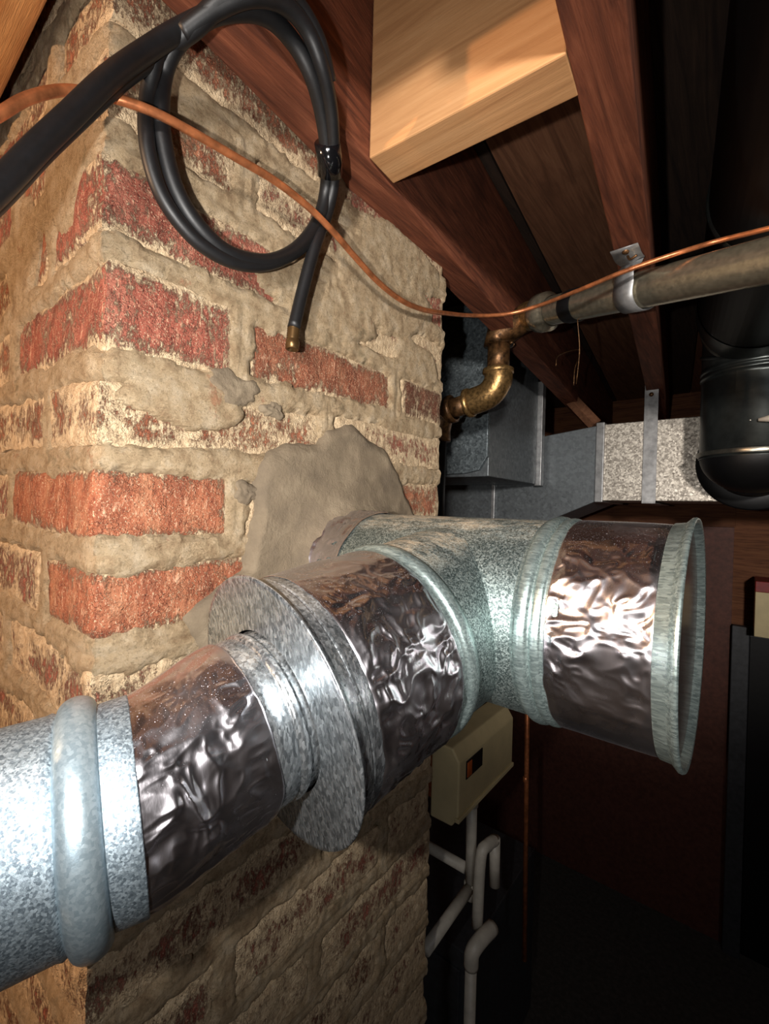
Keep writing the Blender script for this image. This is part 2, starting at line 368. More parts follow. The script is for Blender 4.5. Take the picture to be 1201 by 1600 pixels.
def brick(x0, x1, y0, y1, k, film, dark, seed, fine=.006):
    """a fired clay brick with worn faces; box x0..x1,y0..y1 between course lines k and k+1"""
    z1 = -k*P - JT/2 + rng.uniform(-.0015, .0015); z0 = -(k+1)*P + JT/2 + rng.uniform(-.0015, .0015)
    def ax(a, b, f):
        n = max(2, int(round((b-a)/f))); return np.linspace(a, b, n+1)
    fy = fine if x1 > -.02 else .03; fx = fine if y0 < .02 else .03
    X, Y, Z = ax(x0, x1, fx), ax(y0, y1, fy), ax(z0, z1, fine)
    V = []; F = []
    def grid(A, B, fn):
        n0 = len(V); 
        for a in A:
            for b in B: V.append(fn(a, b))
        nb = len(B)
        for i in range(len(A)-1):
            for j in range(nb-1): F.append((n0+i*nb+j, n0+(i+1)*nb+j, n0+(i+1)*nb+j+1, n0+i*nb+j+1))
    grid(Y, Z, lambda a, b: (x1, a, b)); grid(X[::-1], Z, lambda a, b: (a, y1, b)); grid(Y[::-1], Z, lambda a, b: (x0, a, b))
    grid(X, Z, lambda a, b: (a, y0, b)); grid(X, Y, lambda a, b: (a, b, z1)); grid(X, Y[::-1], lambda a, b: (a, b, z0))
    V = np.array(V)
    c = np.array([(x0+x1)/2, (y0+y1)/2, (z0+z1)/2]); h = np.array([(x1-x0)/2, (y1-y0)/2, (z1-z0)/2])
    # rounded arrises
    q = np.abs(V-c)-(h-.005); q = np.maximum(q, 0); L = np.linalg.norm(q, axis=1)+1e-9
    sh = np.maximum(L-.005, 0)/L; V = V - np.sign(V-c)*q*sh[:, None]
    off = np.array([seed*3.1, seed*1.7, 0])
    D = np.stack([fbm(V+off+i*9, 28, 3, i) for i in range(3)], 1)*.0028 + np.stack([fbm(V+off+i*5, 130, 3, 40+i) for i in range(3)], 1)*.0016
    V = V + D
    # film of smeared mortar: stronger toward the brick's borders
    e = np.minimum(np.minimum(V[:, 2]-z0, z1-V[:, 2]), np.minimum(np.where(V[:, 0] > x1-.008, np.minimum(V[:, 1]-y0 + (.03 if y0 < .01 else 0), y1-V[:, 1]), 9), np.where(V[:, 1] < y0+.008, np.minimum(V[:, 0]-x0, x1-V[:, 0]+(.03 if x1 > -.01 else 0)), 9)))
    fl = film + .10 + .75*np.exp(-np.maximum(e, 0)/.0055)
    s = np.where(V[:, 1] < .012, np.where(V[:, 0] > -.012, V[:, 1], -np.abs(V[:, 0])), V[:, 1])
    V[:, 2] = warpz(s, V[:, 2])
    o = mesh_obj('brick', V, F, BRICK, chim, True, {'film': fl, 'dark': np.full(len(V), dark)})
    return o
FILM = {('R', 1, 0): .05, ('R', 3, 0): -.15, ('R', 4, 0): -.12, ('R', 2, 0): .36, ('R', 0, 0): .08, ('R', 0, 1): .5, ('R', -1, 1): .42, ('R', 0, 2): .1,
        ('R', 1, 1): -.02, ('R', 1, 2): .05, ('R', 2, 1): .4, ('R', 5, 0): .4, ('R', -1, 0): .25, ('R', -2, 0): .25}
seed = 0
for k in range(-5, 27):
    st = (k % 2 == 0)                         # stretcher on the right face at the corner
    fine = .006 if -4 <= k <= 14 else .02
    jy = rng.uniform(-.003, .003)
    # corner brick wraps both faces
    yl = .2 if st else .097; xl = .097 if st else .2
    def nf(face, i):
        return FILM.get((face, k, i), rng.uniform(.05, .4) if k < 5 else rng.uniform(.3, .6))
    px = rng.uniform(-.002, .002)
    brick(-xl, px, -.001+px, yl+jy, k, nf('R', 0), 0., seed, fine); seed += 1
    y = yl+jy+JT; i = 1
    while y < CW-.03:
        L = min(.2, CW-y)
        if CW-(y+L) < .04: L = CW-y
        brick(-.1, rng.uniform(-.002, .002), y, y+L, k, nf('R', i), .8 if (k == 1 and i == 2) else (rng.choice([0, 0, 0, .35])), seed, fine)
        seed += 1; y += L+JT; i += 1
    x = -xl-JT; i = 1
    while x > -CL+.03:
        L = min(.2, x+CL)
        if (x-L+CL) < .04: L = x+CL
        brick(x-L, x, rng.uniform(-.002, .002), .1, k, nf('L', i)-.05, rng.choice([0, 0, .3]), seed, fine if k < 9 else .02)
        seed += 1; x -= L+JT; i += 1
# mortar: one ragged skin in the joints, spilling over the bricks in places
def mortar_skin():
    ds = .0028; zt, zb = .28, -1.0
    s = np.arange(-CL, CW+1e-6, ds); z = np.arange(zb, zt, ds)
    Sg, Zg = np.meshgrid(s, z, indexing='ij'); s1, z1 = Sg.ravel(), Zg.ravel()
    pos = np.stack([np.minimum(s1, 0), np.maximum(s1, 0), z1], 1)
    kk = -z1/P; k = np.floor(kk).astype(int); t = (kk-k)*P
    dzj = np.minimum(t, P-t)-JT/2             # distance outside the bed joint
    st = (k % 2 == 0)
    dv = np.full(len(s1), 9.)
    for m_, off in ((st, True), (~st, False)):
        a = .2 if off else .097; y = a+JT/2; js = []
        while y < CW-.02: js.append(y); y += .2+JT
        b = .097 if off else .2; x = -(b+JT/2)
        while x > -CL+.02: js.append(x); x -= .2+JT
        d = np.min([np.abs(s1-j) for j in js], 0)-JT/2; dv = np.where(m_, d, dv)
    d = np.minimum(dzj, dv)
    edge = .0058*fbm(pos, 45, 4, 3)+.0045*fbm(pos, 150, 3, 5)
    spill = np.clip(fbm(pos, 9, 3, 11)+.02, 0, 1)*.014 + np.where(z1 > -.02, .003, 0)
    w = spill + edge
    h = .0012 + .0022*fbm(pos, 20, 3, 21) + .0014*fbm(pos, 90, 4, 8) - np.clip(-d-.003, 0, .01)*.25
    h = np.where(d < w, h + np.clip(w-d, 0, .006)*.35, h - np.clip((d-w)*1.2, 0, .012))
    # messy slabs of mortar left on some bricks
    for (cs, cz, rs, rz_, a) in ((.30, .02, .10, .05, .0045), (.20, -.035, .08, .028, .004), (-.07, .01, .05, .05, .004), (.37, -.05, .05, .03, .003), (-.19, -.02, .05, .05, .003), (.06, -.155, .05, .02, .0035), (.05, .06, .06, .02, .003), (.34, .07, .1, .03, .004)):
        q = ((s1-cs)/rs)**2+((z1-cz)/rz_)**2; q = q + .5*fbm(pos, 30, 4, 31)
        h = np.maximum(h, np.where(q < 1, a*np.clip((1-q)*3, -2, 1)+.0015*fbm(pos, 120, 4, 9), -1))
    cr = np.exp(-(s1/.006)**2)*.003           # the arris is rounded
    h = h-cr; zz = warpz(s1, z1)
    X = np.where(s1 < 0, s1, h); Y = np.where(s1 < 0, -h, s1)
    near = np.abs(s1) < ds*.6
    X = np.where(near, h, X); Y = np.where(near, -h, Y)
    V = np.stack([X, Y, zz], 1); n = len(z); ns = len(s)
    i, j = np.meshgrid(np.arange(ns-1), np.arange(n-1), indexing='ij'); a = (i*n+j).ravel()
    F = np.stack([a, a+n, a+n+1, a+1], 1)
    return V, F.tolist()
V, F = mortar_skin()
tag(mesh_obj('mortar', V, F, MORTAR, chim), kind='stuff')
MB().box((-CL+.01, .012, FLZ), (-.012, CW-.006, ZC)).build('mortar_core', MORTAR, chim)
MB().box((-CL, -.0, FLZ), (.0, CW, -1.0)).build('mortar_core', MORTAR, chim)

# barrel and branch axes
BO = np.array([0, .2429, -.3193]); BD = np.array([1, -.0152, -.0036]); BD /= np.linalg.norm(BD)
JP = BO + .1473*BD
ed = np.array([math.cos(-.2034)*math.cos(-1.6996), math.cos(-.2034)*math.sin(-1.6996), math.sin(-.2034)])

def patch():
    pts = [(375, 890), (395, 800), (405, 715), (440, 692), (490, 690), (505, 672), (545, 660), (572, 685), (600, 702), (617, 742), (628, 772), (642, 803)]
    A = []; 
    for p in pts:
        w = at(p[0], p[1], 0, 0.); A.append((math.atan2(w[2]-BO[2], w[1]-BO[1]), math.hypot(w[1]-BO[1], w[2]-BO[2])))
    w = at(283, 985, 0, 0.); A.append((math.pi*1.0+.05, math.hypot(w[1]-BO[1], w[2]-BO[2])))
    A += [(-math.pi*.78, .15), (-math.pi*.6, .12), (-math.pi*.4, .105), (-.6, .11), (-.2, .12)]
    A = sorted([((a+2*math.pi) % (2*math.pi), r) for a, r in A])
    aa = np.array([a for a, r in A]); rr = np.array([r for a, r in A])
    nt, nr = 260, 46; th = np.linspace(0, 2*np.pi, nt, endpoint=False); R = np.interp(th, aa, rr, period=2*np.pi)
    V = []
    tt, uu = np.meshgrid(th, np.linspace(0, 1, nr), indexing='ij')
    dirs = np.stack([np.zeros_like(tt), np.cos(tt), np.sin(tt)], -1).reshape(-1, 3)
    Rn = R[:, None] + 0*uu; rad = (.06 + (Rn-.06)*uu).ravel()
    pos = BO+dirs*rad[:, None]
    rad = rad + uu.ravel()*(.004*fbm(pos, 40, 4, 77)+.002*fbm(pos, 160, 3, 78)); pos = BO+dirs*rad[:, None]
    u = uu.ravel()
    h = .009*np.clip((1-u)*9, 0, 1)**.6 + .016*np.exp(-(rad-.07)/.018)*(1+.4*fbm(pos, 16, 3, 4)) + (.003*fbm(pos, 18, 3, 61)+.0005*fbm(pos, 120, 3, 62))*np.clip((1-u)*6, 0, 1) - .006*(u > .995)
    V = pos.copy(); V[:, 0] = h
    F = [(i*nr+j, ((i+1) % nt)*nr+j, ((i+1) % nt)*nr+j+1, i*nr+j+1) for i in range(nt) for j in range(nr-1)]
    o = mesh_obj('mortar_patch', V, F, PATCH, chim); o['label'] = 'smooth fresh grey mortar patch'
    # small grey daub on the courses above
    for (px, py, r) in ((365, 608, .016), (385, 770, .010), (425, 640, .008)):
        c = at(px, py, 0, 0.); n = 40; V = [c+np.array([.0042, 0, 0])]; rg = 8
        for g in range(1, rg+1):
            q = g/rg
            for a in np.linspace(0, 2*np.pi, n, endpoint=False):
                k = q*r*(1+.22*math.sin(3*a+px)+.12*math.sin(5*a+py)+.07*math.sin(11*a)); V.append(c+np.array([.0042*math.sqrt(max(0, 1-q**4))-.001*(q == 1)+.0006*math.sin(a*2+g*1.3), k*1.5*math.cos(a), k*math.sin(a)]))
        F = [(0, 1+i, 1+(i+1) % n) for i in range(n)]+[(1+g*n+i, 1+(g+1)*n+i, 1+(g+1)*n+(i+1) % n, 1+g*n+(i+1) % n) for g in range(rg-1) for i in range(n)]
        mesh_obj('mortar_daub', V, F, PATCH, chim)['label'] = 'small daub of grey mortar'
patch()

# ------------------------------------------------------------------ the metal flue: tee, cap, reducer, small pipe
RB = .0744
def bead(t, r, w=.004, h=.003, n=7):
    return [(t+w*math.cos(math.pi*(1-i/(n-1))), r+h*math.sin(math.pi*i/(n-1))) for i in range(n)]
def foil(name, o, d, t0, t1, r0, r1, parent, seedv, amp, centre=None, spread=.9, seg=480, nt=100, base=.0006, label=None, bend=None):
    """aluminium tape wrapped on a pipe, with real wrinkles gathered about one side"""
    dd, u, v = frame(d)
    T = np.linspace(t0, t1, nt)
    def fn(tt, aa, rr):
        P3 = np.stack([np.cos(aa)*rr, np.sin(aa)*rr, tt], -1).reshape(-1, 3)
        wob = .0016*fbm(P3, 70, 3, seedv+9).reshape(tt.shape)
        Q = P3*np.array([1, 1, .8])+.010*np.stack([fbm(P3, 45, 2, seedv+50+i) for i in range(3)], 1)
        ridge = ((1-2.6*np.abs(vnoise(Q*42, seedv))) + .55*(1-2.6*np.abs(vnoise(Q*95, seedv+1))) + .28*(1-2.6*np.abs(vnoise(Q*210, seedv+2)))).reshape(tt.shape)*.6
        big = fbm(P3, 22, 2, seedv+3).reshape(tt.shape)
        if centre is not None:
            cang = math.atan2(float(np.dot(centre, v)), float(np.dot(centre, u)))
            da = np.abs((aa-cang+np.pi) % (2*np.pi)-np.pi); g = np.exp(-(da/spread)**2)
        else: g = 1.
        e0 = np.clip((tt-t0)/.006, 0, 1)*np.clip((t1-tt)/.006, 0, 1)
        rr = rr + e0*amp*((.05+.95*g)*ridge+.35*big) + base
        edge = np.where((tt <= t0+1e-6) | (tt >= t1-1e-6), 1, 0)
        return tt + wob*np.where(tt > (t0+t1)/2, 1, -1)*np.where((np.abs(tt-t0) < .004) | (np.abs(tt-t1) < .004), 1, .3), rr - edge*.0004
    V, F = lathe_vf([(t, r0+(r1-r0)*(t-t0)/(t1-t0)) for t in T], o, d, seg, fn)
    if bend is not None:                      # follow a gentle turn from axis d to axis bend[1]
        e1, n1 = np.asarray(bend[0], float), np.asarray(bend[1], float); e0_ = np.asarray(o, float)+dd*t0
        rel = V-np.asarray(o, float); t_ = rel @ dd; cu_, cv_ = rel @ u, rel @ v; q = (t_-t0)/(t1-t0)
        L_ = np.linalg.norm(e1-e0_); q_ = np.clip(q, 0, 1)[:, None]
        h00, h10, h01, h11 = 2*q_**3-3*q_**2+1, q_**3-2*q_**2+q_, -2*q_**3+3*q_**2, q_**3-q_**2
        cen = h00*e0_+h10*dd*L_+h01*e1+h11*n1*L_ + (q[:, None]-q_)*L_*np.where(q[:, None] < 0, dd, n1)
        nn = (1-q_)*dd+q_*n1; nn /= np.linalg.norm(nn, axis=1)[:, None]
        uu_ = np.cross(nn, [0, 0, 1.]); uu_ /= np.linalg.norm(uu_, axis=1)[:, None]; vv_ = np.cross(uu_, nn)
        V = cen+cu_[:, None]*uu_+cv_[:, None]*vv_
    ob = mesh_obj(name, V, F, FOIL, parent)
    ob['label'] = label or 'shiny crumpled aluminium foil tape'; return ob
tocam = CAM-JP
tee = thing('flue_tee', BO, 'large galvanised vent tee entering the brick chimney through the grey mortar patch', 'duct')
TB = .2301
prof = [(-.02, RB), (.0, RB), (.05, RB)] + [(TB+.02, RB)]
m = MB().lathe(prof, BO, BD, 160); m.lathe([(.05, RB-.001), (-.02, RB-.001)], BO, BD, 96)
m.build('barrel', GALV_TEE, tee, True)
MB().lathe([(TB-.0095, RB), (TB-.009, RB+.0006)] + bead(TB-.0025, RB+.0004, .005, .0032) + bead(TB+.007, RB+.0004, .0038, .002) + [(TB+.012, RB+.0007), (TB+.015, RB+.0007), (TB+.0155, RB)], BO, BD, 160).build('crimped_collar', GALV_SATIN, tee, True)
foil('foil_tape', BO, BD, TB+.0125, .3022, RB+.0005, RB, tee, 11, .0030, tocam+np.array([0, 0, .01]), .6)
foil('foil_tape', BO, BD, -.004, .052, RB+.001, RB+.001, tee, 19, .004, None, seg=200, nt=50)
# branch collar: swells from the barrel
MB().lathe([(.0, .0715), (.05, .0715), (.09, .0712)], JP, ed, 160).build('branch_neck', GALV_TEE, tee, True)
m = MB().lathe([(.0865, .0712), (.087, .0722)] + bead(.094, .0720, .0055, .0030) + [(.102, .0722), (.108, .0722), (.1085, .0715)], JP, ed, 160)
m.build('branch_collar', GALV_SATIN, tee, True)
foil('foil_tape', JP, ed, .1045, .176, .0722, .0745, tee, 27, .0032, tocam*np.array([1, 1, 0])+np.array([.2, 0, 0]), 1.1)
MB().lathe([(.172, .0742), (.182, .0748), (.1832, .0756), (.1845, .0748)], JP, ed, 160).build('rolled_edge', GALV_CAP, tee, True)
# seam and rivets on the barrel
def on_barrel(t, ang):
    d, u, v = frame(BD); return BO+t*d+RB*(math.cos(ang)*u+math.sin(ang)*v), math.cos(ang)*u+math.sin(ang)*v
def find_ang(px, py, t):
    best = None
    for a in np.linspace(0, 2*np.pi, 720):
        p, n = on_barrel(t, a)
        if np.dot(CAM-p, n) <= 0: continue
        q = p-CAM; X = 600.5+FPX*np.dot(q, RT)/np.dot(q, FW); Y = 800-FPX*np.dot(q, UP)/np.dot(q, FW)
        e = abs(Y-py)
        if best is None or e < best[0]: best = (e, a, X)
    return best
for (px, py) in ((745, 1034), (803, 1024), (757, 1000)):
    tb = None
    for t in np.linspace(.05, .28, 60):
        b = find_ang(px, py, t); c = abs(b[2]-px)+b[0]
        if tb is None or c < tb[0]: tb = (c, t, b[1])
    p, n = on_barrel(tb[1], tb[2]); r = .0042 if py != 1000 else .002
    MB().lathe([(0, r), (.0008, r*.98), (.0017, r*.7), (.002, .0001)], p-n*.0002, n, 24).build('rivet', GALV_SATIN, tee, True)
b = find_ang(800, 1060, .2); a0 = b[1]
V = []; 
for t in np.linspace(.08, .2, 24):
    for da, hh in ((-.022, 0), (-.018, .0007), (.0, .0008), (.002, 0)):
        p, n = on_barrel(t, a0+da); V.append(p+n*hh)
mesh_obj('lap_seam', V, [(i*4+j, i*4+j+1, (i+1)*4+j+1, (i+1)*4+j) for i in range(23) for j in range(3)], GALV_TEE, tee)

cap = thing('tee_end_cap', BO+BD*.3121, 'round galvanised end cap with a raised lip closing the right end of the tee', 'cap')
TC = .3121
MB().lathe([(.3015, RB+.0010), (.3020, RB+.0016), (TC-.004, RB+.0022), (TC-.002, .0785), (TC-.0005, .0800), (TC+.0012, .0803), (TC+.0024, .0795), (TC+.0018, .0772), (TC-.003, .0762), (TC-.0035, .074)], BO, BD, 180).build('cap_band', GALV_SATIN, cap, True)
MB().lathe([(TC-.003, .0765), (TC-.003, .05), (TC-.003, .0002)], BO, BD, 96).build('cap_face', m_plain('brushed_sheet', (150, 128, 120), .25, .9, .5, 30, .3), cap, True)

red = thing('reducer_cap', JP+ed*.1928, 'galvanised reducer cap with a wide round flange on the near side of the tee', 'cap')
RF, SF = .0812, .1945
MB().lathe([(.1850, .0757), (SF-.004, .0767), (SF-.001, .0785), (SF, RF-.001), (SF+.0008, RF), (SF+.0017, RF-.0006), (SF+.0016, RF-.003), (SF+.0010, .074), (SF+.0012, .056), (SF+.0022, .0485)], JP, ed, 200).build('flange', GALV_CAP, red, True)
MB().lathe([(SF+.0005, .0470), (SF+.004, .0466)] + bead(SF+.009, .0468, .003, .0018) + [(SF+.013, .0466), (SF+.0135, .0472), (SF+.03, .0474), (SF+.0305, .0466)], JP, ed, 160).build('collar', GALV_CAP, red, True)
spipe = thing('round_pipe', JP+ed*.30, 'smaller galvanised pipe with a rounded bead running off the left edge', 'pipe')
# tape between reducer and the small pipe
PO = JP+ed*.288+np.array([.0017, -.0004, -.0017])
pd = np.array([math.cos(-.1005)*math.cos(-1.9094), math.cos(-.1005)*math.sin(-1.9094), math.sin(-.1005)])
foil('foil_tape', JP, ed, 0.2185, .2850, .0479, .0440, spipe, 35, .0026, tocam*np.array([1, .2, .2])+np.array([.1, 0, .0]), 1.0, bend=(PO-pd*.009, pd))
MB().lathe([(-.010, .0440), (-.0178, .0452), (-.0183, .0460), (-.0178, .0464), (-.010, .0458), (-.003, .0452)], PO, pd, 200).build('pipe_end', GALV_PIPE, spipe, True)
MB().lathe([(-.0065, .0450)] + bead(.0018, .0458, .0074, .0056, 17) + [(.0100, .0452)], PO, pd, 200).build('bead', GALV_BEAD, spipe, True)
MB().lathe([(.0090, .0452), (.0115, .0466), (.0135, .0460), (.05, .0460), (.75, .0460)], PO, pd, 200).build('pipe', GALV_PIPE, spipe, True)

# ------------------------------------------------------------------ joists, block and header overhead
def timber(name, mb, mat, label, cat='joist', bevel=.0015, group=None):
    o = mb.build(name, mat, None, False, bevel); return tag(o, label, cat, group)
timber('floor_joist', skew_box(.022, .064, .0, Y1, .1, ZC-.001), REDWOOD, 'reddish brown floor joist running along the top of the chimney')
timber('floor_joist', skew_box(.249, .289, -.02, Y1, .1, ZC-.001), REDWOOD, 'reddish brown joist to the right of the pale block, carrying the pipe strap')
timber('floor_joist', skew_box(.66, .70, -.02, Y1, .1, ZC-.001), REDWOOD, 'dark joist at the far right beyond the black flue')
timber('wood_block', MB().box((.0435, .214, .1), (.2265, .256, ZC-.001), math.radians(3.0), (.0435, .214)), PALE, 'pale new pine block fixed between two dark joists', 'block')
timber('header_beam', MB().box((-1.2, -.062, .115), (.30, -.018, ZC-.001)), m_wood('orange_pine', ((150, 96, 54), (196, 138, 84), (212, 160, 104)), 'x'), 'orange-lit pine beam in the upper left corner against the chimney', 'beam')

# ------------------------------------------------------------------ ducts
YD = 1.29
main = thing('supply_duct', (.2, YD, -.2), 'bright spangled galvanised rectangular duct across the back behind the black flue', 'duct')
MB().box((.017, YD, -.199), (1.2, YD+.26, .019)).build('duct_body', GALV_DUCT, main, False, .002)
MB().box((-.002, YD-.012, -.204), (.020, YD+.27, .024)).build('joint_flange', STRAPM, main, False, .002)
tr = thing('duct_transition', (-.2, YD, -.27), 'dull grey tapering duct section left of the bright spangled duct', 'duct')
MB().prism([(-.0025, .017), (-.31, -.02), (-.31, -.268), (-.145, -.268), (-.0025, -.203)], 1, YD-.002, YD+.25).build('duct_body', GALV_DARK, tr, False, .002)
MB().box((-.7, YD-.004, -.268), (-.312, YD+.25, -.02)).build('duct_section', GALV_DARK, tr, False, .002)
MB().box((-.320, YD-.012, -.27), (-.309, YD, -.02)).build('drive_cleat', STRAPM, tr, False, .001)
boot = thing('duct_boot', (-.25, .95, -.15), 'boxy galvanised duct riser with speckled face behind the chimney edge', 'duct')
bx = -.156; by = .9
MB().prism([(bx, .285), (bx, -.105), (bx-.022, -.138), (bx-.06, -.145), (-.55, -.150), (-.55, .285)], 1, by, by+.012).build('front_panel', GALV_SPECK, boot, False, .0012)
MB().box((-.55, by+.012, -.153), (bx-.001, 1.235, .285)).build('duct_body', GALV_DARK, boot, False, .002)
MB().box((bx-.006, 1.236, -.157), (bx+.013, 1.262, .155)).build('corner_flange', STRAPM, boot, False, .001)
# strap round the bright duct
st = thing('duct_strap', (.133, YD, .1), 'thin zinc hanger strap wrapped down the bright spangled duct', 'strap')
MB().box((.117, YD-.006, -.203), (.150, YD-.003, .115)).build('strap', STRAPM, st, False, .0006)
MB().box((.117, YD-.006, -.206), (.150, YD+.27, -.203)).build('strap', STRAPM, st, False, .0006)
MB().lathe([(0, .006), (.002, .005), (.003, .0002)], (.133, YD-.006, .088), (0, -1, 0), 12).build('nail', FITT, st, True)

# ------------------------------------------------------------------ black flue
FX, FY, FR = .352, 1.12, .098
fl = thing('black_flue', (FX, FY, -.1), 'thick black stove pipe with worn ridges coming out of the bright duct at right', 'pipe')
LZ = -.104
dome = [(0.0, FR+.0005)]+[(-.082*math.sin(a), FR*math.cos(a)+.0002) for a in np.linspace(.1, math.pi/2, 14)]
MB().lathe(dome, (FX, FY, LZ), (0, 0, 1), 64).tube([(FX, YD+.004, LZ-.0), (FX, FY, LZ-.0)], .084, 48).lathe([(0, .084), (.002, .112), (.006, .116), (.0125, .116), (.0126, .086)], (FX, YD-.0126, LZ), (0, 1, 0), 64).build('elbow', BLACKM, fl, True)
MB().lathe([(LZ-.01, FR+.001), (LZ-.005, FR+.001)] + bead(LZ, FR+.001, .005, .004) + [(LZ+.007, FR), (.0, FR), (.05, FR)] + bead(.062, FR, .004, .003) + bead(.074, FR, .004, .003) + [(.085, FR), (.13, FR)], (FX, FY, 0), (0, 0, 1), 72).build('lower_pipe', BLACKT, fl, True)
MB().lathe([(LZ-.0045, FR+.0048), (LZ, FR+.0058), (LZ+.0045, FR+.0048)], (FX, FY, 0), (0, 0, 1), 72).build('worn_ring', RIM, fl, True)
HX = lambda y: .448+SK*y                      # the flue turns and runs along under the subfloor
ez = .172
ep_ = catmull([(FX, FY, .06), (FX, FY, .10), (FX+.001, FY-.018, .142), (FX+.003, FY-.055, .166), (HX(FY-.11), FY-.11, ez), (HX(FY-.16), FY-.16, ez)], 6)
MB().tube(ep_, FR-.0005, 56, False).build('upper_elbow', BLACKT, fl, True)
for k_ in (8, 14, 21):
    tn = ep_[k_+1]-ep_[k_-1]
    MB().lathe([(-.004, FR-.001), (-.0025, FR+.0022), (0, FR+.0034), (.0025, FR+.0022), (.004, FR-.001)], ep_[k_], tn, 72).build('worn_ring', RIM if k_ == 21 else BLACKT, fl, True)
hs_ = np.array([HX(FY-.15), FY-.15, ez]); he_ = np.array([HX(-1.2), -1.2, ez])
MB().tube([hs_, he_], FR-.002, 64).build('upper_pipe', BLACKM, fl, True)
for yy in (.62, .02):
    MB().lathe([(-.006, FR-.003), (-.004, FR+.001), (.004, FR+.001), (.006, FR-.003)], (HX(yy), yy, ez), he_-hs_, 64).build('joint_band', BLACKT, fl, True)
scr = at(1172, 657, 1, FY-FR*.93)
MB().lathe([(0, .006), (.004, .0055), (.006, .003), (.0065, .0002)], scr, (-.1, -1, 0), 12).build('screw', RIM, fl, True)
# sheet strip riding on the pipe at the right edge
V = []; ns = 14
for i in range(ns):
    a = math.radians(-110+i*5.2)
    for z in (.055-.0015*i, .012+.002*i): V.append((FX+(FR+.0025)*math.cos(a), FY+(FR+.0025)*math.sin(a), z))
mesh_obj('tape_strip', V, [(2*i, 2*i+1, 2*i+3, 2*i+2) for i in range(ns-1)], BLACKT, fl)
pk = at(1172, 657, 1, FY-FR-.008)
tag(MB().tube([pk+np.array([.012, 0, 0]), pk+np.array([.03, -.001, .001]), pk+np.array([.12, -.02, .004])], [.003, .007, .007], 14).build('grey_tube', PVC, None, True), 'pale tube end pointing at the screw on the black flue', 'tube')

# ------------------------------------------------------------------ gas pipe and fittings
G1 = atd(1201, 407, .48); G2 = atd(925, 471, .70); gd = (G1-G2)/np.linalg.norm(G1-G2)
gp = thing('gas_pipe', G2, 'thick bronze-coloured gas pipe strapped under the joist', 'pipe')
GL = np.linalg.norm(G1-G2); GR = .0238
MB().lathe([(-.10, GR), (.0, GR), (GL+.25, GR)], G2, gd, 40).build('pipe', GASP, gp, True)
MB().lathe([(-.052, GR+.0008), (-.045, GR+.0022), (-.028, GR+.002), (-.024, GR+.0006)], G2, gd, 40).build('tape_wrap', BLACKM, gp, True)
MB().lathe([(-.125, GR+.004), (-.12, GR+.009), (-.10, GR+.009), (-.095, GR+.003), (-.088, GR+.001)], G2, gd, 40).build('coupling', GASP, gp, True)
TEE = G2 - gd*.155
MB().tube([TEE+gd*.05, TEE+gd*.02, TEE, TEE-gd*.02], [.028, .026, .026, .022], 28).build('pipe_tee', FITB, gp, True)
def pfit(px, py): return at(px, py, 1, TEE[1])
a = pfit(779, 545); b = pfit(778, 580); c = pfit(766, 618); d = pfit(735, 629); e = pfit(700, 641); f = pfit(688, 668); g = pfit(684, 760)
R1 = .021
MB().tube([TEE, a+np.array([0, 0, .028]), a+np.array([0, 0, .006])], [.024, .0285, .029], 28).build('tee_socket', FITT, gp, True)
MB().tube([a+np.array([0, 0, .01]), b], R1, 24).build('nipple', FITT, gp, True)
MB().lathe([(0, R1+.003), (.003, R1+.0085), (.010, R1+.0085), (.013, R1+.004)], b+np.array([0, 0, .006]), (0, 0, -1), 28).build('elbow_band', FITB, gp, True)
ep = catmull([b, b*.45+np.array([b[0], b[1], c[2]])*.55+np.array([0, 0, .005]), c+np.array([-.004, 0, .002]), d], 7)
MB().tube(ep, R1+.0055, 28).build('elbow', FITB, gp, True)
dv = (e-d)/np.linalg.norm(e-d)
MB().lathe([(-.003, R1+.003), (0, R1+.0085), (.007, R1+.0085), (.01, R1+.003)], d, dv, 28).build('elbow_band', FITB, gp, True)
MB().tube([d, e], R1-.001, 24).build('nipple', FITT, gp, True)
MB().lathe([(0, R1+.003), (.002, R1+.008), (.010, R1+.008), (.012, R1+.004)], d+dv*.038, dv, 28).build('elbow_band', FITT, gp, True)
MB().tube(catmull([e+np.array([.01, 0, .0]), e+np.array([-.012, 0, -.004]), f+np.array([-.006, 0, .0]), f+np.array([-.006, 0, -.03])], 6), R1+.006, 28).build('elbow', FITT, gp, True)
MB().tube([f+np.array([-.006, 0, -.02]), f+np.array([-.006, 0, -.3])], R1-.003, 24).build('drop_pipe', BLACKM, gp, True)
# hanger strap round the gas pipe
tS = None
for t in np.linspace(0, .2, 100):
    q = G2+gd*t-CAM; X = 600.5+FPX*np.dot(q, RT)/np.dot(q, FW)
    if tS is None or abs(X-996) < tS[0]: tS = (abs(X-996), t)
gc = G2+gd*tS[1]
hs = thing('pipe_strap', gc, 'bent zinc strap nailed to the joist holding the bronze gas pipe', 'strap')
d_, u_, v_ = frame(gd); V = []; n = 26; w = .016
ffd = np.array([FW[0], FW[1], 0]); 
side = -u_ if np.dot(-u_, -FW) > 0 else u_
prof = [(-.0, .075), (-.003, .062), (.004, .055), (.002, .045)]
pts = []
rr = GR+.002
zj = .0985-gc[2]
tgt = at(974, 386, 2, .0985); hor = tgt-gc; hor[2] = 0; hl = np.linalg.norm(hor); hor /= hl
side = np.cross(gd, np.cross(hor, gd)); side /= np.linalg.norm(side); dn = np.cross(gd, side); dn = dn if dn[2] < 0 else -dn
for q_ in np.linspace(hl, .035, 5): pts.append(gc+hor*q_+np.array([0, 0, zj-.0015-.0015*math.sin(q_*160)]))
pts.append(gc+hor*.030+np.array([0, 0, zj-.004])); pts.append(gc+side*(rr+.001)+np.array([0, 0, max(.006, zj-.014)]))
nh = len(pts)
